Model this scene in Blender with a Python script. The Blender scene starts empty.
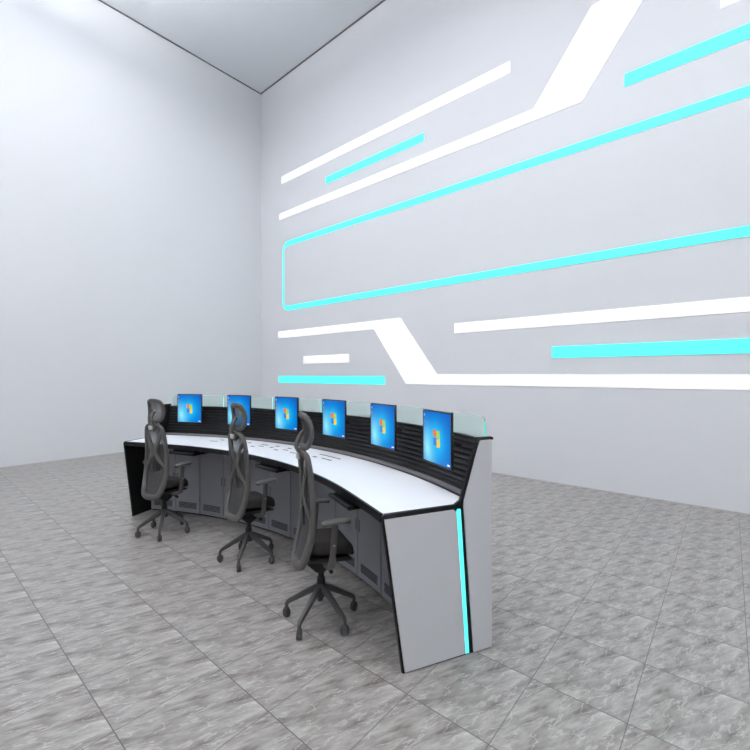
import bpy, bmesh, math, random
from mathutils import Vector, Matrix
from math import sin, cos, pi, radians as R, sqrt

scene = bpy.context.scene
COL = scene.collection

# ------------------------------------------------------------------ helpers
def lin(c):
    return tuple(((v/255)/12.92 if v/255 <= .04045 else ((v/255+.055)/1.055)**2.4) for v in c) + (1,)

def mat(name, rgb, rough=.5, spec=.5, metal=0, emit=None, es=0, bump=0, bscale=200, var=0):
    m = bpy.data.materials.new(name); m.use_nodes = True
    nt = m.node_tree; b = nt.nodes['Principled BSDF']
    b.inputs['Base Color'].default_value = lin(rgb)
    b.inputs['Roughness'].default_value = rough
    b.inputs['Specular IOR Level'].default_value = spec
    b.inputs['Metallic'].default_value = metal
    if emit:
        b.inputs['Emission Color'].default_value = lin(emit)
        b.inputs['Emission Strength'].default_value = es
    if bump or var:
        tc = nt.nodes.new('ShaderNodeTexCoord'); n = nt.nodes.new('ShaderNodeTexNoise')
        n.inputs['Scale'].default_value = bscale; n.inputs['Detail'].default_value = 3
        nt.links.new(tc.outputs['Object'], n.inputs['Vector'])
        if bump:
            bp = nt.nodes.new('ShaderNodeBump'); bp.inputs['Strength'].default_value = bump
            bp.inputs['Distance'].default_value = .002
            nt.links.new(n.outputs['Fac'], bp.inputs['Height']); nt.links.new(bp.outputs['Normal'], b.inputs['Normal'])
        if var:
            mx = nt.nodes.new('ShaderNodeMix'); mx.data_type = 'RGBA'
            a = tuple(max(0, v-var) for v in rgb); c = tuple(min(255, v+var) for v in rgb)
            mx.inputs['A'].default_value = lin(a); mx.inputs['B'].default_value = lin(c)
            nt.links.new(n.outputs['Fac'], mx.inputs['Factor']); nt.links.new(mx.outputs['Result'], b.inputs['Base Color'])
    return m

def link(name, bm, m, parent=None, smooth=False, origin=None, bevel=0, angle=35):
    me = bpy.data.meshes.new(name)
    if origin is not None:
        bmesh.ops.translate(bm, verts=bm.verts, vec=-Vector(origin))
    bmesh.ops.recalc_face_normals(bm, faces=bm.faces)
    bm.to_mesh(me); bm.free()
    o = bpy.data.objects.new(name, me); COL.objects.link(o)
    for mm in (m if isinstance(m, (list, tuple)) else [m]): me.materials.append(mm)
    if origin is not None: o.location = origin
    if parent: o.parent = parent
    if smooth:
        for p in me.polygons: p.use_smooth = True
        try:
            me.set_sharp_from_angle(angle=R(angle))
        except Exception: pass
    if bevel:
        b = o.modifiers.new('bevel', 'BEVEL'); b.width = bevel; b.segments = 2; b.limit_method = 'ANGLE'; b.angle_limit = R(35)
        b.harden_normals = False
    return o

def tag(o, label=None, cat=None, group=None, kind=None):
    if label: o['label'] = label
    if cat: o['category'] = cat
    if group: o['group'] = group
    if kind: o['kind'] = kind
    return o

def empty(name, loc, rz, label, cat, group=None):
    o = bpy.data.objects.new(name, None); COL.objects.link(o)
    o.empty_display_size = .1
    o.location = loc; o.rotation_euler = (0, 0, rz)
    return tag(o, label, cat, group)

def copy_tree(o, parent=None):
    c = o.copy(); COL.objects.link(c); c.parent = parent
    for ch in list(o.children): copy_tree(ch, c)
    return c

def box(bm, x0, x1, y0, y1, z0, z1, M=None):
    vs = [bm.verts.new((x, y, z)) for x in (x0, x1) for y in (y0, y1) for z in (z0, z1)]
    for f in ((0,1,3,2),(4,6,7,5),(0,4,5,1),(2,3,7,6),(0,2,6,4),(1,5,7,3)):
        bm.faces.new([vs[i] for i in f])
    if M is not None: bmesh.ops.transform(bm, matrix=M, verts=vs)
    return vs

def prism(bm, pts, f0, f1):
    """closed polygon pts; f0/f1 map a point to the two end positions"""
    a = [bm.verts.new(f0(p)) for p in pts]; b = [bm.verts.new(f1(p)) for p in pts]
    n = len(pts)
    bm.faces.new(a); bm.faces.new(b[::-1])
    for i in range(n): bm.faces.new([a[i], b[i], b[(i+1) % n], a[(i+1) % n]])

def spline(pts, n=6, closed=False):
    P = [Vector(p) for p in pts]; out = []; L = len(P)
    rng = range(L) if closed else range(L-1)
    for i in rng:
        if closed: p0, p1, p2, p3 = P[i-1], P[i], P[(i+1) % L], P[(i+2) % L]
        else: p0, p1, p2, p3 = P[max(i-1, 0)], P[i], P[i+1], P[min(i+2, L-1)]
        for k in range(n):
            t = k/n
            out.append(.5*((2*p1)+(-p0+p2)*t+(2*p0-5*p1+4*p2-p3)*t*t+(-p0+3*p1-3*p2+p3)*t**3))
    if not closed: out.append(P[-1].copy())
    return out

def sweep(bm, pts, rad, ref=(1,0,0), closed=False, seg=10, power=1.0):
    """rad: function(t, point)->(a along ref, b across)"""
    ref = Vector(ref); n = len(pts); rings = []
    for i, p in enumerate(pts):
        if closed: t = pts[(i+1) % n]-pts[i-1]
        else: t = pts[min(i+1, n-1)]-pts[max(i-1, 0)]
        t.normalize()
        u = ref-t*ref.dot(t)
        if u.length < 1e-4: u = Vector((0,0,1))-t*t.z
        u.normalize(); v = t.cross(u)
        a, b = rad(i/max(1, n-1), p)
        ring = []
        for k in range(seg):
            th = 2*pi*k/seg
            ring.append(bm.verts.new(p+u*a*math.copysign(abs(cos(th))**power, cos(th))+v*b*math.copysign(abs(sin(th))**power, sin(th))))
        rings.append(ring)
    m = n if closed else n-1
    for i in range(m):
        A, B = rings[i], rings[(i+1) % n]
        for k in range(seg):
            bm.faces.new([A[k], A[(k+1) % seg], B[(k+1) % seg], B[k]])
    if not closed:
        bm.faces.new(rings[0][::-1]); bm.faces.new(rings[-1])

def cyl(bm, p0, p1, r0, r1=None, seg=20):
    r1 = r0 if r1 is None else r1
    p0, p1 = Vector(p0), Vector(p1)
    ref = (1,0,0) if abs((p1-p0).normalized().x) < .9 else (0,1,0)
    sweep(bm, [p0, p1], lambda t, p: (r0+(r1-r0)*t,)*2, ref, seg=seg)

def arc(bm, prof, a0, a1, R0, n=None, tap=lambda r: 1):
    """closed profile [(r,z)] swept about the point (-R0,0)"""
    n = n or max(1, int(abs(a1-a0)/1.0+.5)); rings = []
    for i in range(n+1):
        a = R(a0+(a1-a0)*i/n)
        ex = .026*max(0, (abs(a0+(a1-a0)*i/n)-22)/7.9)**2 if prof[0][0] < 3.15 and abs(a1-a0) > 50 else 0
        rr_ = [(r+ex if r < 3.2 else r) for r, z in prof]
        rings.append([bm.verts.new((r*cos(a*tap(r))-R0, r*sin(a*tap(r)), pz[1])) for r, pz in zip(rr_, prof)])
    m = len(prof)
    for i in range(n):
        for k in range(m):
            bm.faces.new([rings[i][k], rings[i][(k+1) % m], rings[i+1][(k+1) % m], rings[i+1][k]])
    bm.faces.new(rings[0]); bm.faces.new(rings[-1][::-1])

def rect(r0, r1, z0, z1): return [(r0, z0), (r1, z0), (r1, z1), (r0, z1)]

# ------------------------------------------------------------------ materials
M_frame = mat('chair_grey_plastic', (86, 84, 82), .5, .35, bump=.15, bscale=300, var=6)
M_base = mat('chair_base_plastic', (72, 72, 73), .42, .4, bump=.1, bscale=300)
M_dark = mat('dark_mechanism', (36, 36, 37), .45, .4)
M_seat = mat('seat_fabric', (60, 57, 56), .9, .15, bump=.5, bscale=900, var=8)
M_black = mat('black_laminate', (15, 15, 16), .42, .35, bump=.05, bscale=200)
M_slat = mat('black_slats', (17, 17, 18), .4, .35)
M_grey = mat('grey_panel', (208, 209, 211), .5, .35, bump=.05, bscale=120, var=3)
M_door = mat('grey_door_paint', (138, 139, 145), .5, .35, bump=.05, bscale=300, var=4)
M_hole = mat('dark_perforation', (40, 40, 43), .8, .1)
M_handle = mat('handle_groove', (88, 90, 97), .5, .3)
M_white = mat('white_worktop_laminate', (246, 248, 252), .35, .4, bump=.03, bscale=150)
M_strip = mat('brushed_metal_strip', (150, 148, 152), .4, .5, metal=.3)
M_cyan = mat('cyan_light', (90, 235, 232), .5, .3, emit=(96, 255, 250), es=.78)
M_cyanw = mat('cyan_wall_strip', (90, 235, 232), .5, .3, emit=(96, 255, 250), es=.50)
M_whitew = mat('white_wall_strip', (250, 250, 250), .5, .3, emit=(255, 255, 255), es=.40)
M_bezel = mat('monitor_bezel', (22, 22, 24), .35, .5)
M_steel = mat('steel', (150, 150, 152), .3, .5, metal=.9)
M_label = mat('pale_plate', (200, 200, 200), .4, .5)
M_gap = mat('gap_shade_paint', (105, 105, 110), .6, .3)  # tone stands in for shade in the ceiling gap
M_lamp = mat('added_lamp_lower', (255, 255, 255), .5, .2, emit=(253, 252, 253), es=6.8)
M_lamp_up = mat('added_lamp_upper', (255, 255, 255), .5, .2, emit=(252, 252, 255), es=19)  # upper glow of the added lamps, brightens ceiling and upper walls

def mesh_fabric():
    m = bpy.data.materials.new('woven_mesh_fabric'); m.use_nodes = True
    nt = m.node_tree; b = nt.nodes['Principled BSDF']; out = nt.nodes['Material Output']
    b.inputs['Base Color'].default_value = lin((74, 73, 74)); b.inputs['Roughness'].default_value = .8
    tr = nt.nodes.new('ShaderNodeBsdfTransparent'); mx = nt.nodes.new('ShaderNodeMixShader')
    tc = nt.nodes.new('ShaderNodeTexCoord')
    mx.inputs[0].default_value = .8
    nt.links.new(tr.outputs[0], mx.inputs[1]); nt.links.new(b.outputs[0], mx.inputs[2])
    nt.links.new(mx.outputs[0], out.inputs[0])
    return m
M_mesh = mesh_fabric()

def glass_mat():
    m = bpy.data.materials.new('frosted_green_glass'); m.use_nodes = True
    nt = m.node_tree; b = nt.nodes['Principled BSDF']; out = nt.nodes['Material Output']
    b.inputs['Base Color'].default_value = lin((242, 249, 247)); b.inputs['Roughness'].default_value = .25
    b.inputs['Specular IOR Level'].default_value = .4
    tl = nt.nodes.new('ShaderNodeBsdfTranslucent'); tl.inputs[0].default_value = lin((236, 248, 245))
    tr = nt.nodes.new('ShaderNodeBsdfTransparent'); tr.inputs[0].default_value = lin((246, 254, 252))
    m1 = nt.nodes.new('ShaderNodeMixShader'); m1.inputs[0].default_value = .45
    m2 = nt.nodes.new('ShaderNodeMixShader'); m2.inputs[0].default_value = .72
    nt.links.new(b.outputs[0], m1.inputs[1]); nt.links.new(tl.outputs[0], m1.inputs[2])
    nt.links.new(m1.outputs[0], m2.inputs[1]); nt.links.new(tr.outputs[0], m2.inputs[2])
    nt.links.new(m2.outputs[0], out.inputs[0])
    return m
M_glass = glass_mat()
M_gedge = mat('glowing_glass_edge', (120, 232, 228), .2, .6, emit=(96, 255, 250), es=.2)  # faint cyan emission put into the glass edge, which is no lamp

def floor_mat():
    m = bpy.data.materials.new('grey_marble_tiles'); m.use_nodes = True
    nt = m.node_tree; N = nt.nodes; L = nt.links; b = N['Principled BSDF']
    tc = N.new('ShaderNodeTexCoord'); sp = N.new('ShaderNodeSeparateXYZ'); L.new(tc.outputs['Object'], sp.inputs[0])
    def mth(op, a, c=None, **k):
        n = N.new('ShaderNodeMath'); n.operation = op
        for i, v in enumerate((a, c)):
            if v is None: continue
            if isinstance(v, (int, float)): n.inputs[i].default_value = v
            else: L.new(v, n.inputs[i])
        return n.outputs[0]
    PX, PY, OX, OY = .457, .385, .578, 1.470
    fx = mth('FRACT', mth('DIVIDE', mth('SUBTRACT', sp.outputs['X'], OX-40*PX), PX))
    fy = mth('FRACT', mth('DIVIDE', mth('SUBTRACT', mth('SUBTRACT', sp.outputs['Y'], mth('MULTIPLY', sp.outputs['X'], .021)), OY-40*PY), PY))
    lx = mth('MULTIPLY', fx, PX); ly = mth('MULTIPLY', fy, PY)
    # distance to joint
    dx = mth('MINIMUM', lx, mth('SUBTRACT', PX, lx)); dy = mth('MINIMUM', ly, mth('SUBTRACT', PY, ly))
    gx = mth('LESS_THAN', dx, .0021); gy = mth('LESS_THAN', dy, .0018)
    g = mth('MAXIMUM', gx, mth('MULTIPLY', gy, .85))
    # every tile carries the same veining and it runs on across the joints: 4D noise on a torus
    TWO = 2*pi
    ua = mth('MULTIPLY', fx, TWO); va = mth('MULTIPLY', mth('ADD', mth('MULTIPLY', fx, .45), fy), TWO)
    cu, su, cv, sv = mth('COSINE', ua), mth('SINE', ua), mth('COSINE', va), mth('SINE', va)
    def torus(ru, rv, off, scale, det, rough, dist):
        c = N.new('ShaderNodeCombineXYZ')
        L.new(mth('ADD', mth('MULTIPLY', cu, ru), off), c.inputs[0]); L.new(mth('MULTIPLY', su, ru), c.inputs[1]); L.new(mth('MULTIPLY', cv, rv), c.inputs[2])
        n = N.new('ShaderNodeTexNoise'); n.noise_dimensions = '4D'
        n.inputs['Scale'].default_value = scale; n.inputs['Detail'].default_value = det; n.inputs['Roughness'].default_value = rough; n.inputs['Distortion'].default_value = dist
        L.new(c.outputs[0], n.inputs['Vector']); L.new(mth('MULTIPLY', sv, rv), n.inputs['W']); return n
    n0 = torus(.20, .50, 1.7, 1.8, 4, .55, .6)
    n1 = torus(.20, .60, 4.1, 3.6, 9, .64, .5)
    n2 = torus(.24, .56, 8.3, 2.0, 5, .55, .35)
    s = mth('ADD', mth('MULTIPLY', n0.outputs['Fac'], .55), mth('MULTIPLY', n1.outputs['Fac'], .45))
    cr = N.new('ShaderNodeValToRGB'); e = cr.color_ramp.elements
    e[0].position = .37; e[0].color = lin((FL[0]-40, FL[1]-41, FL[2]-42)); e[1].position = .62; e[1].color = lin((FL[0]+30, FL[1]+30, FL[2]+30))
    q = e.new(.5); q.color = lin(FL)
    L.new(s, cr.inputs[0])
    v = mth('ABSOLUTE', mth('SUBTRACT', n2.outputs['Fac'], .5))
    vr = N.new('ShaderNodeMapRange'); vr.inputs['From Min'].default_value = 0; vr.inputs['From Max'].default_value = .020
    vr.inputs['To Min'].default_value = .55; vr.inputs['To Max'].default_value = 0
    L.new(v, vr.inputs['Value'])
    m1 = N.new('ShaderNodeMix'); m1.data_type = 'RGBA'; L.new(vr.outputs[0], m1.inputs['Factor'])
    L.new(cr.outputs[0], m1.inputs['A']); m1.inputs['B'].default_value = lin((FL[0]+52, FL[1]+52, FL[2]+52))
    m2 = N.new('ShaderNodeMix'); m2.data_type = 'RGBA'; L.new(g, m2.inputs['Factor'])
    L.new(m1.outputs['Result'], m2.inputs['A']); m2.inputs['B'].default_value = lin((95, 93, 92))
    L.new(m2.outputs['Result'], b.inputs['Base Color'])
    b.inputs['Roughness'].default_value = .3; b.inputs['Specular IOR Level'].default_value = .35
    bp = N.new('ShaderNodeBump'); bp.inputs['Strength'].default_value = .4; bp.inputs['Distance'].default_value = .002
    L.new(mth('SUBTRACT', 1, g), bp.inputs['Height']); L.new(bp.outputs[0], b.inputs['Normal'])
    return m
FL = (149, 145, 141)
M_floor = floor_mat()
M_wall = mat('painted_wall', (229, 230, 233), .7, .25, bump=.08, bscale=60, var=2)
M_ceil = mat('satin_ceiling', (238, 241, 245), .35, .35)

# ------------------------------------------------------------------ room
XW, YW, XB, YB, HC = 5.692, 8.507, -4.6, -4.3, 7.96
def slab(name, m, *d, **k):
    bm = bmesh.new(); box(bm, *d)
    c = Vector(((d[0]+d[1])/2, (d[2]+d[3])/2, d[4]))
    return tag(link(name, bm, m, origin=c, **k), kind='structure')
bm = bmesh.new(); box(bm, XB, XW, YB, YW, -.1, 0)
o = link('floor', bm, M_floor); tag(o, kind='structure')
slab('wall_right', M_wall, XW, XW+.15, YB-.15, YW+.15, -.1, HC+.15)
slab('wall_left', M_wall, XB-.15, XW, YW, YW+.15, -.1, HC+.15)
slab('wall_back', M_wall, XB-.15, XB, YB-.15, YW, -.1, HC+.15)
slab('wall_near', M_wall, XB, XW, YB-.15, YB, -.1, HC+.15)
slab('ceiling', M_ceil, XB, XW, YB, YW, HC, HC+.15)
# narrow grey strips paint in the gap's shade where ceiling meets walls
slab('gap_shade_1', M_gap, XW-.018, XW, YB, YW-.018, HC-.018, HC)
slab('gap_shade_2', M_gap, XB, XW, YW-.018, YW, HC-.018, HC)
# added lamps above the view, placed to light walls and ceiling
LAB = {}
k = 0
LZ = 7.15
for j, y in enumerate((-2.4, .5, 3.4, 6.3)):
    for i, x in enumerate((-1.6, 1.7)):
        e = empty('added_lamp', (x, y, LZ), 0,
                  'added square white lamp above the view, %s row from the right wall, %s row from the left wall' % (('second', 'first')[i], ('fourth', 'third', 'second', 'first')[j]),
                  'added lamp', 'added lamps above the view')
        bm = bmesh.new(); q = .62
        for a, b_, c, d in ((-q, q, -q, -q+.03), (-q, q, q-.03, q), (-q, -q+.03, -q+.03, q-.03), (q-.03, q, -q+.03, q-.03)):
            box(bm, a, b_, c, d, 0, .07)
        link('frame', bm, M_strip, e)
        bm = bmesh.new(); box(bm, -q+.03, q-.03, -q+.03, q-.03, .01, .02)
        link('lower_diffuser', bm, M_lamp, e)
        bm = bmesh.new(); box(bm, -q+.03, q-.03, -q+.03, q-.03, .05, .06)
        link('upper_diffuser', bm, M_lamp_up, e)
        for sx in (-1, 1):
            for sy in (-1, 1):
                bm = bmesh.new(); cyl(bm, (sx*.6, sy*.6, .07), (sx*.6, sy*.6, HC-LZ), .004, seg=8)
                link('cable', bm, M_steel, e)

# ------------------------------------------------------------------ wall strips
TH = .010
def strip(pts, m, label, holes=None):
    """pts in (Y,z) on the right wall"""
    bm = bmesh.new()
    prism(bm, pts, lambda p: (XW, p[0], p[1]), lambda p: (XW-TH, p[0], p[1]))
    cy = sum(p[0] for p in pts)/len(pts); cz = min(p[1] for p in pts)
    o = link('wall_strip', bm, m, origin=(XW, cy, cz))
    return tag(o, label, 'wall strip', 'glowing strips on the right wall')
def rc(y0, y1, z0, z1): return [(y0, z0), (y1, z0), (y1, z1), (y0, z1)]
YE = -1.6
strip(rc(7.70, 2.47, 5.615, 5.775), M_whitew, 'long straight white strip high on the right wall, topmost strip on the left half')
strip(rc(6.27, 3.92, 5.19, 5.325), M_cyanw, 'short cyan strip high on the wall between two long white strips')
strip([(7.77, 4.835), (1.54, 4.815), (.83, 5.79), (YE, 5.79), (YE, 5.945), (1.42, 5.945), (2.14, 4.97), (7.77, 4.975)], M_whitew,
      'white strip with a wide diagonal band rising to the top of the picture')
strip(rc(.19, YE, 5.21, 5.36), M_whitew, 'white strip cut off at the top right corner of the picture')
strip(rc(1.07, YE, 4.79, 4.94), M_cyanw, 'thick cyan strip ending at the upper right, above the cyan outline frame')
strip([(7.81, 2.22), (4.99, 2.22), (4.27, 1.25), (YE, 1.25), (YE, 1.40), (3.67, 1.405), (4.40, 2.365), (7.81, 2.36)], M_whitew,
      'white strip with a wide diagonal band stepping down low on the wall')
strip(rc(3.35, YE, 2.04, 2.185), M_whitew, 'long straight white strip just below the cyan outline frame on the right')
strip(rc(6.95, 5.62, 1.64, 1.79), M_whitew, 'very short white strip alone above the lowest cyan strip')
strip(rc(7.81, 4.74, 1.23, 1.38), M_cyanw, 'low cyan strip on the left just above the monitors')
strip(rc(1.90, YE, 1.62, 1.77), M_cyanw, 'low cyan strip on the right between two white strips')
# outline frame with rounded ends
def rr(y0, y1, z0, z1, r):
    out = []
    for cy, cz, a0 in ((y1-r, z1-r, 0), (y0+r, z1-r, 90), (y0+r, z0+r, 180), (y1-r, z0+r, 270)):
        for k in range(7):
            a = R(a0+15*k); out.append((cy+r*cos(a), cz+r*sin(a)))
    return out
bm = bmesh.new()
A = rr(YE-1.2, 7.665, 2.80, 4.315, .20); B = rr(YE-1.1, 7.622, 2.905, 4.205, .10)
vs = [[bm.verts.new((x, p[0], p[1])) for p in S] for S in (A, B) for x in (XW, XW-TH)]
n = len(A)
for i in range(n):
    j = (i+1) % n
    for a, b_ in ((0, 1), (1, 3), (3, 2), (2, 0)):
        bm.faces.new([vs[a][i], vs[a][j], vs[b_][j], vs[b_][i]])
tag(link('wall_strip', bm, M_cyanw, origin=(XW, 3, 2.8)), 'large cyan outline frame with rounded corners across the right wall', 'wall strip', 'glowing strips on the right wall')

# ------------------------------------------------------------------ console
CX, CY = -1.215, 2.895
def at(r, deg, z=0): return (CX+r*cos(R(deg)), CY+r*sin(R(deg)), z)
WT = .755                       # worktop height
EN = 29.9
def TP(r): return (30.78-(r-3.166)/.604*.68)/EN
# worktop ----------------------------------------------------------
R0 = 3.4
wt = empty('worktop', at(R0, 0, WT-.028), 0, 'long curved white worktop with black edges running the length of the console', 'worktop')
bm = bmesh.new(); arc(bm, rect(3.146, 3.652, .004, .028), -EN, EN, R0, 90, TP)
link('surface', bm, M_white, wt)
bm = bmesh.new(); arc(bm, rect(3.133, 3.146, -.012, .0275), -EN, EN, R0, 90, TP)
arc(bm, rect(3.146, 3.652, -.012, .004), -EN, EN, R0, 90, TP)
arc(bm, rect(3.652, 3.668, -.012, .031), -EN, EN, R0, 90, TP)
tag(link('edge_band', bm, M_black, wt), 'black edging and underside')
# rows of small dark marks on the top, purpose unknown
rows = [(3.53, 17.0, 16.2), (3.44, 17.9, 16.2), (3.465, 12.6, 12.0), (3.525, 11.1, 10.3), (3.40, 8.1, 7.3), (3.45, 7.3, 6.2), (3.52, 8.0, 6.5),
        (3.46, 4.9, 4.3), (3.53, 5.1, 4.2), (3.405, 3.0, 2.0), (3.45, 1.9, .7), (3.525, 2.3, 1.5), (3.41, -.6, -1.9), (3.435, -5.3, -6.1),
        (3.528, -4.7, -9.2), (3.445, -7.0, -9.2)]
for r, a0, a1 in rows:
    bm = bmesh.new(); n = max(2, int(round((a0-a1)/.55)))
    for k in range(n):
        a = a0+(a1-a0)*(k+.5)/n
        arc(bm, rect(r-.010, r+.010, .0275, .0292), a-.17, a+.17, R0, 1)
    link('mark_row', bm, M_black, wt)
# riser -------------------------------------------------------------
rs = empty('slatted_riser', at(3.75, 0), 0, 'black horizontally slatted riser standing behind the white worktop', 'console back panel')
R0 = 3.75
def rp(z): return 3.70+(z-.785)*(.062/.265)
prof = []
NS = 9; z0, z1 = .785, 1.05
for k in range(NS):
    a = z0+(z1-z0)*k/NS; h = (z1-z0)/NS
    for f, d in ((.0, .008), (.14, .008), (.18, -.001), (.5, -.004), (.86, -.001), (.92, .008)):
        prof.append((rp(a+h*f)+d, a+h*f))
prof += [(rp(1.05), 1.05), (3.775, 1.05), (3.775, .772), (3.70, .772)]
bm = bmesh.new(); arc(bm, prof, -EN, EN, R0, 72, TP)
link('slat_panel', bm, M_slat, rs)
bm = bmesh.new(); arc(bm, rect(3.672, 3.699, .735, .772), -EN, EN, R0, 72, TP)
tag(link('rail', bm, M_strip, rs), 'light grey metal rail at the foot of the slats')
bm = bmesh.new(); arc(bm, rect(3.755, 3.782, 1.05, 1.062), -EN, EN, R0, 72, TP)
link('top_cap', bm, M_black, rs)
bm = bmesh.new(); arc(bm, rect(3.758, 3.772, .0, .772), -EN, EN, R0, 72, TP)
tag(link('rear_panel', bm, M_grey, rs), 'pale grey rear panel')

# end panels ----------------------------------------------------------
def end_panel(sign, label):
    # profile in (s,z): s measured from front corner line; mapped onto measured outer face line
    a0 = at(3.166, -31.3); a1 = at(3.77, -30.46)
    p0 = Vector((a0[0], a0[1])); p1 = Vector((a1[0], a1[1])); d = (p1-p0).normalized()
    nrm = Vector((d.y, -d.x))           # outward (away from console)
    base = p0+d*.417                    # junction foot
    def mp(t, z, off):
        q = base+d*t+nrm*off
        y = q.y if sign < 0 else 2*CY-q.y
        return Vector((q.x, y, z))
    org = mp(0, 0, -.02)
    e = empty('end_panel', org, 0, label, 'console end panel', 'console end panels')
    def add(name, pts, o0, o1, m, **kw):
        bm = bmesh.new(); prism(bm, pts, lambda p: mp(p[0], p[1], o0)-org, lambda p: mp(p[0], p[1], o1)-org)
        return link(name, bm, m, e, **kw)
    core = [(-.318, 0), (-.423, .735), (-.418, .750), (-.405, .756), (-.03, .756), (.004, .775), (.103, 1.073), (.112, 1.083), (.194, 1.083), (.206, 1.076), (.202, 1.066), (.190, 1.066), (.190, 0)]
    add('board', core, -.018, -.002, M_black)
    add('front_face', [(-.308, .006), (-.413, .735), (-.040, .735), (-.024, .722), (.029, .010)], -.002, .005, M_grey)
    add('light_strip', [(.031, .010), (-.024, .722), (-.016, .735), (-.002, .735), (.000, .722), (.050, .010)], -.002, .006, M_cyan)
    add('seam_trim', [(.052, .004), (.002, .728), (.017, .728), (.077, .004)], -.002, .001, M_black)
    add('rear_face', [(.078, .006), (.019, .740), (.022, .775), (.116, 1.062), (.122, 1.068), (.1895, 1.068), (.1895, .006)], -.002, .005, M_grey)
    return e
end_panel(-1, 'pale grey console end panel with a glowing cyan strip, nearest the camera')
end_panel(1, 'console end panel at the far left, its black inner side showing behind the farthest chair')

# cabinets --------------------------------------------------------------
R0 = 3.45
def make_cabinet():
    e = empty('cabinet', at(R0, 25), R(25), '', 'cabinet', 'grey cabinets under the console worktop')
    bm = bmesh.new(); arc(bm, rect(3.459, 3.655, .035, .712), -4.94, 4.94, R0, 10)
    link('body', bm, M_door, e)
    bm = bmesh.new(); arc(bm, rect(3.47, 3.65, 0, .035), -4.94, 4.94, R0, 10)
    link('plinth', bm, M_black, e)
    for s in (-1, 1):
        a0, a1 = (-4.9, -.06) if s < 0 else (.06, 4.9)
        bm = bmesh.new(); arc(bm, rect(3.445, 3.459, .022, .710), a0, a1, R0, 6)
        d = link('door', bm, M_door, e)
        bm = bmesh.new(); nx, nz = 15, 5
        for i in range(nx):
            for j in range(nz):
                a = a0+.62+(a1-a0-1.24)*(i+.5)/nx+(.08 if j % 2 else 0)-.04
                z = .062+.062*(j+.5)/nz
                arc(bm, rect(3.4438, 3.4452, z-.0042, z+.0042), a-.085, a+.085, R0, 1)
        tag(link('vent', bm, M_hole, d), 'perforated vent holes')
        bm = bmesh.new(); arc(bm, rect(3.4425, 3.4455, .33, .41), s*.36-.09, s*.36+.09, R0, 1)
        link('handle', bm, M_handle, d)
    return e
cab = make_cabinet()
clab = ['grey two-door cabinet farthest from the camera, against the far end panel',
        'grey two-door cabinet behind the seat of the farthest chair, second from the far end',
        'grey two-door cabinet between the far and middle chairs, third from the far end',
        'grey two-door cabinet right behind the middle chair, third from the near end',
        'grey two-door cabinet behind the nearest chair, second from the near end',
        'grey two-door cabinet nearest the camera, against the near end panel']
for k in range(6):
    a = 25-10*k
    c = cab if k == 0 else copy_tree(cab)
    c.location = at(R0, a); c.rotation_euler = (0, 0, R(a)); c['label'] = clab[k]

# glass panes --------------------------------------------------------------
R0 = 3.772
glab = ['farthest frosted glass pane on the riser, at the left end',
        'frosted glass pane on the riser between first and second monitors from the left',
        'frosted glass pane on the riser between second and third monitors from the left',
        'frosted glass pane on the riser between third and fourth monitors from the left',
        'frosted glass pane on the riser between the two nearest monitors',
        'nearest frosted glass pane, its rounded top corner over the near end panel']
seams = [29.8, 19.8, 9.75, -.3, -10.3, -20.25, -29.62]
for k in range(6):
    a_hi, a_lo = seams[k], seams[k+1]; ac = (a_hi+a_lo)/2; hw = (a_hi-a_lo)/2-.04
    e = empty('glass_pane', at(R0, ac, 1.062), R(ac), glab[k], 'glass pane', 'frosted glass panes on the riser')
    bm = bmesh.new(); H_ = .118
    def gz(a):      # top height, rounded at the last pane's near end
        if k == 5:
            d = (a+hw)*pi/180*R0
            if d < .03: return H_-.03+sqrt(max(0, .0009-(.03-d)**2))
        if k == 0:
            d = (hw-a)*pi/180*R0
            if d < .03: return H_-.03+sqrt(max(0, .0009-(.03-d)**2))
        return H_
    angs = sorted(set([-hw+2*hw*i/14 for i in range(15)]+[-hw+x for x in (.04, .1, .2, .3, .46)]+[hw-x for x in (.04, .1, .2, .3, .46)]))
    rings = []
    for a in angs:
        t = R(a); z = gz(a)
        rings.append([bm.verts.new((r*cos(t)-R0, r*sin(t), zz)) for r, zz in ((3.768, 0), (3.776, 0), (3.776, z), (3.768, z))])
    for i in range(len(rings)-1):
        for q in range(4): bm.faces.new([rings[i][q], rings[i][(q+1) % 4], rings[i+1][(q+1) % 4], rings[i+1][q]])
    bm.faces.new(rings[0]); bm.faces.new(rings[-1][::-1])
    link('pane', bm, M_glass, e)
    for s in (-1, 1):
        bm = bmesh.new(); t = s*(hw+.018)
        top = H_-.028 if (k == 5 and s < 0) or (k == 0 and s > 0) else H_
        arc(bm, rect(3.7675, 3.7765, 0, top), t-.02, t+.02, R0, 1)
        tag(link('glass_edge', bm, M_gedge, e), 'pale cyan glass edge')

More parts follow.
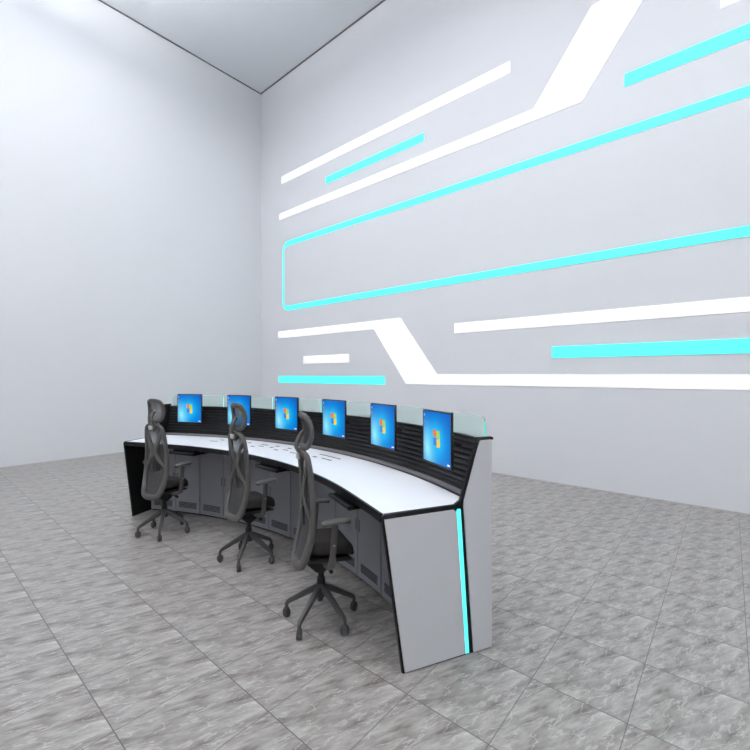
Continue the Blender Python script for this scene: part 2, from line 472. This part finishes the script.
# ------------------------------------------------------------------ monitors
def screen_mat():
    m = bpy.data.materials.new('blue_desktop_screen'); m.use_nodes = True
    nt = m.node_tree; N = nt.nodes; L = nt.links; b = N['Principled BSDF']
    tc = N.new('ShaderNodeTexCoord')
    def glow(cy, cz, sy, sz, rot=0):
        mp = N.new('ShaderNodeMapping'); mp.vector_type = 'TEXTURE'
        mp.inputs['Location'].default_value = (0, cy, cz); mp.inputs['Scale'].default_value = (1, sy, sz)
        mp.inputs['Rotation'].default_value = (R(rot), 0, 0)
        L.new(tc.outputs['Object'], mp.inputs[0])
        g = N.new('ShaderNodeTexGradient'); g.gradient_type = 'QUADRATIC_SPHERE'
        L.new(mp.outputs[0], g.inputs[0]); return g.outputs['Fac']
    col = None
    base = N.new('ShaderNodeRGB'); base.outputs[0].default_value = lin((0, 96, 205)); col = base.outputs[0]
    for (cy, cz, sy, sz, rot, c, f) in ((.02, .13, .26, .24, 0, (0, 178, 250), 1.9), (.10, .08, .12, .22, -12, (150, 240, 255), 1.1), (0, .15, .10, .12, 0, (60, 205, 250), .9)):
        gq = glow(cy, cz, sy, sz, rot)
        mu = N.new('ShaderNodeMath'); mu.operation = 'MULTIPLY'; mu.use_clamp = True; mu.inputs[1].default_value = f; L.new(gq, mu.inputs[0])
        mx = N.new('ShaderNodeMix'); mx.data_type = 'RGBA'; L.new(mu.outputs[0], mx.inputs['Factor'])
        L.new(col, mx.inputs['A']); mx.inputs['B'].default_value = lin(c); col = mx.outputs['Result']
    b.inputs['Base Color'].default_value = (0.003, .003, .003, 1); b.inputs['Roughness'].default_value = .25; b.inputs['Specular IOR Level'].default_value = .12
    L.new(col, b.inputs['Emission Color']); b.inputs['Emission Strength'].default_value = .95
    return m
M_screen = screen_mat()
def glowm(n, c): return mat(n, (5, 5, 5), .4, .2, emit=c, es=.95)
G_red, G_grn, G_blu, G_yel, G_wht = glowm('logo_red', (246, 120, 50)), glowm('logo_green', (170, 215, 70)), glowm('logo_blue', (60, 130, 220)), glowm('logo_yellow', (255, 215, 40)), glowm('icon_white', (225, 240, 250))
G_ico = glowm('icon_warm', (190, 150, 130))
MW, MH = .304, .302
def make_monitor():
    # local: -x faces the operator, origin under the screen centre at the bottom edge; +y is the picture's left
    e = empty('monitor', (0, 0, 0), 0, '', 'monitor', 'monitors along the riser')
    w = MW/2
    bm = bmesh.new()
    box(bm, 0, .014, -w, w, 0, .010); box(bm, 0, .014, -w, w, MH-.008, MH)
    box(bm, 0, .014, -w, -w+.006, .010, MH-.008); box(bm, 0, .014, w-.005, w, .010, MH-.008)
    link('bezel', bm, M_bezel, e)
    bm = bmesh.new()
    pts = [(.012, -w+.004, .004), (.012, w-.004, .004), (.012, w-.004, MH-.004), (.012, -w+.004, MH-.004)]
    q = [(.034, -w+.03, .03), (.034, w-.03, .03), (.034, w-.03, MH-.03), (.034, -w+.03, MH-.03)]
    a = [bm.verts.new(p) for p in pts]; c = [bm.verts.new(p) for p in q]
    bm.faces.new(a[::-1]); bm.faces.new(c)
    for i in range(4): bm.faces.new([a[i], a[(i+1) % 4], c[(i+1) % 4], c[i]])
    link('back_shell', bm, M_bezel, e, bevel=.004)
    bm = bmesh.new(); box(bm, .002, .011, -w+.006, w-.005, .010, MH-.008)
    s = link('screen', bm, M_screen, e)
    # four waving panes of the desktop emblem
    def pane(y0, y1, z0, z1, m):
        bm = bmesh.new(); n = 6; A = []; B = []
        for i in range(n+1):
            t = i/n; y = y0+(y1-y0)*t
            wv = .006*sin((y-.0)*60)-(y)*.32
            A.append(bm.verts.new((.0012, y, z0+wv))); B.append(bm.verts.new((.0012, y+.004, z1+wv)))
        for i in range(n): bm.faces.new([A[i], A[i+1], B[i+1], B[i]])
        r = bmesh.ops.extrude_face_region(bm, geom=list(bm.faces))
        bmesh.ops.translate(bm, vec=(.0008, 0, 0), verts=[v for v in r['geom'] if isinstance(v, bmesh.types.BMVert)])
        return link('emblem_pane', bm, m, s)
    cz = .152
    pane(.002, .032, cz+.004, cz+.046, G_red); pane(-.034, -.002, cz-.002, cz+.038, G_grn)
    pane(-.002, .028, cz-.043, cz-.001, G_blu); pane(-.038, -.006, cz-.052, cz-.008, G_yel)
    for i in range(6):
        bm = bmesh.new(); box(bm, .0012, .002, w-.019, w-.012, MH-.03-.038*i-.006, MH-.03-.038*i+.004)
        link('desktop_icon', bm, G_wht if i == 0 else G_ico, s)
    bm = bmesh.new(); box(bm, .0012, .002, -w+.014, -w+.040, .018, .027)
    link('clock_text', bm, G_wht, s)
    bm = bmesh.new(); cyl(bm, (.034, 0, .15), (.085, 0, .13), .012); cyl(bm, (.085, 0, .13), (.155, 0, .105), .012)
    box(bm, .034, .040, -.035, .035, .115, .185)
    link('mount_arm', bm, M_dark, e)
    return e
mon = make_monitor()
mlab = ['blue-screened monitor farthest left above the farthest chair', 'blue-screened monitor seen behind the headrest of the middle chair',
        'blue-screened monitor third from the left, partly behind the nearest headrest', 'blue-screened monitor fourth from the left, right of the nearest headrest',
        'blue-screened monitor second from the right, over bare white worktop', 'largest blue-screened monitor, nearest the camera at the right end']
for k, a in enumerate((72.86, 62.66, 52.46, 42.22, 32.1, 22.0)):
    c = mon if k == 0 else copy_tree(mon)
    a -= 48.86-.24
    c.location = at(3.585, a, .899); c.rotation_euler = (0, 0, R(a)); c['label'] = mlab[k]

# ------------------------------------------------------------------ keyboard trays
def make_tray():
    e = empty('keyboard_tray', (0, 0, 0), 0, '', 'keyboard tray', 'pull-out keyboard trays under the worktop')
    bm = bmesh.new(); box(bm, -.075, .19, -.150, .150, -.044, -.024)
    link('shelf', bm, M_black, e, bevel=.006)
    bm = bmesh.new(); sweep(bm, [Vector((-.080, -.146, -.032)), Vector((-.080, .146, -.032))], lambda t, p: (.014, .013), (1, 0, 0), seg=12)
    link('wrist_rest', bm, M_black, e, smooth=True)
    bm = bmesh.new(); box(bm, -.048, .12, -.120, .140, -.024, -.002)
    link('drawer_block', bm, M_black, e, bevel=.003)
    for s in (-1, 1):
        bm = bmesh.new(); box(bm, .0, .19, s*.162-.008, s*.162+.008, -.042, 0)
        link('slide_rail', bm, M_black, e, bevel=.003)
    return e
tray = make_tray()
tlab = ['black keyboard tray under the worktop in front of the farthest chair', 'black keyboard tray under the worktop in front of the middle chair', 'black keyboard tray under the worktop in front of the nearest chair']
for k, a in enumerate((18.2, -2.3, -21.8)):
    c = tray if k == 0 else copy_tree(tray)
    c.location = at(3.20, a, .7145); c.rotation_euler = (0, 0, R(a)); c['label'] = tlab[k]

# ------------------------------------------------------------------ office chair
def bx(z):      # fore-aft position of backrest at height z
    P = [(.34, -.145), (.38, -.136), (.44, -.120), (.5, -.105), (.6, -.090), (.75, -.092), (.9, -.104), (1.0, -.115)]
    for (a, b), (c, d) in zip(P, P[1:]):
        if z <= c:
            t = (z-a)/(c-a); t = t*t*(3-2*t)*.3+t*.7
            return b+(d-b)*t
    return P[-1][1]
HALF = [(0, .352), (.052, .355), (.092, .378), (.112, .44), (.126, .54), (.126, .66), (.118, .78), (.108, .88), (.090, .945), (.048, .968), (0, .971)]
def wid(z):
    for (a, b), (c, d) in zip(HALF, HALF[1:]):
        if z <= d: return a+(c-a)*(z-b)/(d-b) if d > b else c
    return 0
BR = 5
def make_chair():
    e = empty('office_chair', (0, 0, 0), 0, '', 'office chair', 'office chairs at the console')
    # five-star base, each leg with its caster
    bm = bmesh.new(); cyl(bm, (0, 0, .145), (0, 0, .215), .031, .026, 24)
    hub = link('hub', bm, M_base, e, smooth=True)
    for k in range(5):
        a = 2*pi*k/5+R(BR); d = Vector((cos(a), sin(a), 0))
        bm = bmesh.new()
        pts = spline([d*.015+Vector((0, 0, .192)), d*.07+Vector((0, 0, .165)), d*.14+Vector((0, 0, .124)), d*.190+Vector((0, 0, .095)), d*.206+Vector((0, 0, .076))], 5)
        sweep(bm, pts, lambda t, p: (.020-.009*t, .019-.009*t), (0, 0, 1), seg=10, power=.75)
        lg = link('leg', bm, M_base, e, smooth=True)
        s = Vector((-sin(a+.5), cos(a+.5), 0)); c = d*.206+Vector((0, 0, .029))
        bm = bmesh.new()
        for q in (-1, 1):
            c0 = c+s*q*.003; c1 = c+s*q*.014
            ref = s.cross(Vector((0, 0, 1)))
            sweep(bm, [c0, c0.lerp(c1, .7), c1], lambda t, p: (.0215-.004*(t > .8), .029-.006*(t > .8)), tuple(ref), seg=18)
        sweep(bm, [c+Vector((0, 0, .012)), c+Vector((0, 0, .050))], lambda t, p: (.010, .010), (1, 0, 0), seg=10)
        link('caster', bm, M_base, lg, smooth=True)
    bm = bmesh.new(); cyl(bm, (0, 0, .20), (0, 0, .30), .017); cyl(bm, (0, 0, .205), (0, 0, .245), .023)
    link('gas_lift', bm, M_dark, e, smooth=True)
    # mechanism
    bm = bmesh.new()
    prism(bm, [(-.09, .345), (-.07, .378), (.08, .382), (.09, .36), (.04, .31), (.0, .285), (-.04, .295)], lambda p: (p[0], -.045, p[1]), lambda p: (p[0], .045, p[1]))
    cyl(bm, (.02, -.045, .345), (.02, -.12, .335), .006); cyl(bm, (.02, -.115, .335), (.02, -.145, .33), .011)
    cyl(bm, (-.03, .045, .345), (-.03, .13, .335), .006)
    link('tilt_mechanism', bm, M_dark, e, bevel=.005)
    # seat cushion
    bm = bmesh.new()
    N1, N2 = 26, 20
    def surf(i, j, top):
        u = -1+2*i/N1; v = -1+2*j/N2
        # squircle mapping
        U = u*sqrt(1-v*v*.36); V = v*sqrt(1-u*u*.36)
        x = .042+.142*U; y = .152*V*(1-.06*(1-u)*.5)
        edge = max(0, 1-max(abs(u), abs(v))**6)
        th = (.052*edge**.5) if top else 0
        zt = .432+.022*(1-(x+.17)/.36)+.018*abs(V)**2
        drop = max(0, (x-.10)/.10)**2*.062
        lowr = -.026*edge**.5 if not top else 0
        return Vector((x, y, zt-.018+th+lowr-drop))
    T = [[bm.verts.new(surf(i, j, True)) for j in range(N2+1)] for i in range(N1+1)]
    B_ = [[(T[i][j] if i in (0, N1) or j in (0, N2) else bm.verts.new(surf(i, j, False))) for j in range(N2+1)] for i in range(N1+1)]
    for i in range(N1):
        for j in range(N2):
            bm.faces.new([T[i][j], T[i+1][j], T[i+1][j+1], T[i][j+1]])
            f = [B_[i][j], B_[i][j+1], B_[i+1][j+1], B_[i+1][j]]
            if len(set(f)) == 4:
                try: bm.faces.new(f)
                except ValueError: pass
    link('seat', bm, M_seat, e, smooth=True, angle=80)
    bm = bmesh.new(); prism(bm, [(-.09, .398), (.11, .390), (.15, .374), (.14, .364), (.09, .368), (-.085, .376)], lambda p: (p[0], -.12, p[1]), lambda p: (p[0], .12, p[1]))
    link('seat_pan', bm, M_dark, e, bevel=.006)
    # armrests
    for s in (-1, 1):
        bm = bmesh.new()
        pts = spline([(.0, s*.05, .372), (.0, s*.14, .366), (.004, s*.186, .378), (.008, s*.199, .42), (.016, s*.202, .52), (.022, s*.202, .605)], 6)
        sweep(bm, pts, lambda t, p: ((.019, .012) if t < .62 else (.017, .010)), (1, 0, 0), seg=12, power=.7)
        ar = link('armrest', bm, M_frame, e, smooth=True)
        bm = bmesh.new()
        sweep(bm, spline([(-.050, s*.200, .614), (-.02, s*.201, .620), (.055, s*.200, .622), (.105, s*.194, .615)], 4), lambda t, p: (.029*(1-.35*(2*t-1)**4), .012), (0, 1, 0), seg=14, power=.75)
        link('arm_pad', bm, M_frame, ar, smooth=True)
        bm = bmesh.new(); cyl(bm, (.015, s*.209, .50), (.015, s*.216, .50), .005, seg=10)
        tag(link('button', bm, M_steel, ar), 'small chrome button')
    # backrest outer frame
    full = [(y, z) for y, z in HALF]+[(-y, z) for y, z in HALF[-2:0:-1]]
    path = spline([(bx(z)+1.0*y*y, y, z) for y, z in full], 5, True)
    def fr(t, p):
        k = max(0, min(1, (.72-p.z)/.30))
        return (.017+.003*k, .0145+.011*k)
    bm = bmesh.new(); sweep(bm, path, fr, (1, 0, 0), True, 12, .85)
    back = link('backrest', bm, M_frame, e, smooth=True)
    # mesh
    def panel(bm, zs, yw, off):
        rows_ = []
        for z in zs:
            w = yw(z); rows_.append([bm.verts.new((bx(z)+1.0*(w*t)**2+off, w*t, z)) for t in [-1+2*i/10 for i in range(11)]])
        for A, B in zip(rows_, rows_[1:]):
            for i in range(10): bm.faces.new([A[i], A[i+1], B[i+1], B[i]])
    bm = bmesh.new(); panel(bm, [.36+.605*i/26 for i in range(27)], lambda z: max(.02, wid(z)-.004), .004)
    tag(link('mesh_panel', bm, M_mesh, back, smooth=True), 'dark see-through mesh')
    # Y / X brace behind mesh
    for s in (-1, 1):
        pts = spline([(bx(z)+.9*y*y-d, s*y, z) for y, z, d in ((.088, .915, .002), (.062, .85, .008), (.024, .765, .012), (.020, .725, .012), (.052, .672, .010), (.096, .625, .006), (.124, .565, .001))], 6)
        bm = bmesh.new(); sweep(bm, pts, lambda t, p: (.009, .012+.013*sin(pi*min(1, t*1.15))), (1, 0, 0), seg=10, power=.8)
        link('brace', bm, M_frame, back, smooth=True)
    # support spine from mechanism to bottom of frame
    bm = bmesh.new(); sweep(bm, spline([(-.06, 0, .362), (-.09, 0, .358), (-.11, 0, .360), (-.122, 0, .362)], 4), lambda t, p: (.016, .045+.02*t), (0, 0, 1), seg=12, power=.7)
    link('back_bracket', bm, M_frame, e, smooth=True)
    # lumbar pad
    bm = bmesh.new()
    sweep(bm, spline([(bx(.60)+.012, -.06, .60), (bx(.6)+.002, -.03, .60), (bx(.6), 0, .60), (bx(.6)+.002, .03, .60), (bx(.60)+.012, .06, .60)], 3), lambda t, p: (.008, .034*(1-.5*(2*t-1)**4)), (1, 0, 0), seg=12, power=.8)
    sweep(bm, [Vector((bx(.6)-.010, 0, .56)), Vector((bx(.6)-.014, 0, .66))], lambda t, p: (.006, .010), (1, 0, 0), seg=8)
    link('lumbar_pad', bm, M_dark, back, smooth=True)
    # headrest bracket with pale plate
    bm = bmesh.new()
    prism(bm, [(-.040, .985), (.040, .985), (.050, .945), (.018, .915), (-.018, .915), (-.050, .945)], lambda p: (bx(p[1])-.020, p[0], p[1]), lambda p: (bx(p[1])+.002, p[0], p[1]))
    br = link('headrest_bracket', bm, M_frame, e, bevel=.004)
    bm = bmesh.new(); box(bm, bx(.955)-.031, bx(.955)-.018, -.021, .021, .932, .964)
    tag(link('plate', bm, M_label, br, bevel=.002), 'pale grey plate')
    # headrest
    def hx(z, y): 
        t = (z-1.08)/.10
        return -.090-.026*t*t+2.0*y*y
    hp = [(0, .998), (.045, .999), (.074, 1.02), (.086, 1.07), (.084, 1.125), (.066, 1.165), (.03, 1.176), (0, 1.177), (-.03, 1.176), (-.066, 1.165), (-.084, 1.125), (-.086, 1.07), (-.074, 1.02), (-.045, .999)]
    path = spline([(hx(z, y), y, z) for y, z in hp], 4, True)
    bm = bmesh.new(); sweep(bm, path, lambda t, p: (.013, .0185), (1, 0, 0), True, 12, .85)
    hd = link('headrest', bm, M_frame, e, smooth=True)
    bm = bmesh.new(); rows_ = []
    for i in range(13):
        z = 1.0+.174*i/12
        w = [(.998, .05), (1.02, .074), (1.07, .086), (1.125, .084), (1.165, .066), (1.178, .03)]
        for (a, b), (c, d) in zip(w, w[1:]):
            if z <= c: ww = b+(d-b)*(z-a)/(c-a); break
        rows_.append([bm.verts.new((hx(z, ww*t)+.003, ww*t, z)) for t in [-1+2*q/8 for q in range(9)]])
    for A, B in zip(rows_, rows_[1:]):
        for q in range(8): bm.faces.new([A[q], A[q+1], B[q+1], B[q]])
    tag(link('headrest_mesh', bm, M_mesh, hd, smooth=True), 'dark see-through mesh')
    bm = bmesh.new(); sweep(bm, spline([(bx(.97)-.012, 0, .970), (-.142, 0, 1.0), (-.130, 0, 1.045), (-.102, 0, 1.085)], 5), lambda t, p: (.011, .024-.006*t), (1, 0, 0), seg=12, power=.8)
    link('headrest_post', bm, M_frame, hd, smooth=True)
    return e
ch = make_chair()
chl = ['grey mesh office chair farthest away, before the left end of the console', 'grey mesh office chair in the middle of the row, headrest against a monitor', 'grey mesh office chair nearest the camera, its base fully visible on the tiles']
for k, (r, a, da) in enumerate(((2.984, 19.3, 2), (3.009, -1.03, 3), (3.031, -20.66, -1))):
    c = ch if k == 0 else copy_tree(ch)
    c.location = at(r, a); c.rotation_euler = (0, 0, R(a+da-5)); c['label'] = chl[k]

# ------------------------------------------------------------------ camera, world, colour
cam = bpy.data.objects.new('camera', bpy.data.cameras.new('camera')); COL.objects.link(cam)
cam.location = (0, 0, 1.4); cam.rotation_euler = (R(90), 0, R(-48.86))
cam.data.sensor_width = 36; cam.data.lens = 423.6/750*36; cam.data.clip_start = .05
scene.camera = cam
w = bpy.data.worlds.new('world'); scene.world = w; w.use_nodes = True
w.node_tree.nodes['Background'].inputs[0].default_value = (.8, .85, .9, 1); w.node_tree.nodes['Background'].inputs[1].default_value = .3
vs_ = scene.view_settings; vs_.view_transform = 'Standard'; vs_.look = 'None'; vs_.gamma = 1; vs_.use_curve_mapping = False
vs_.exposure = 0
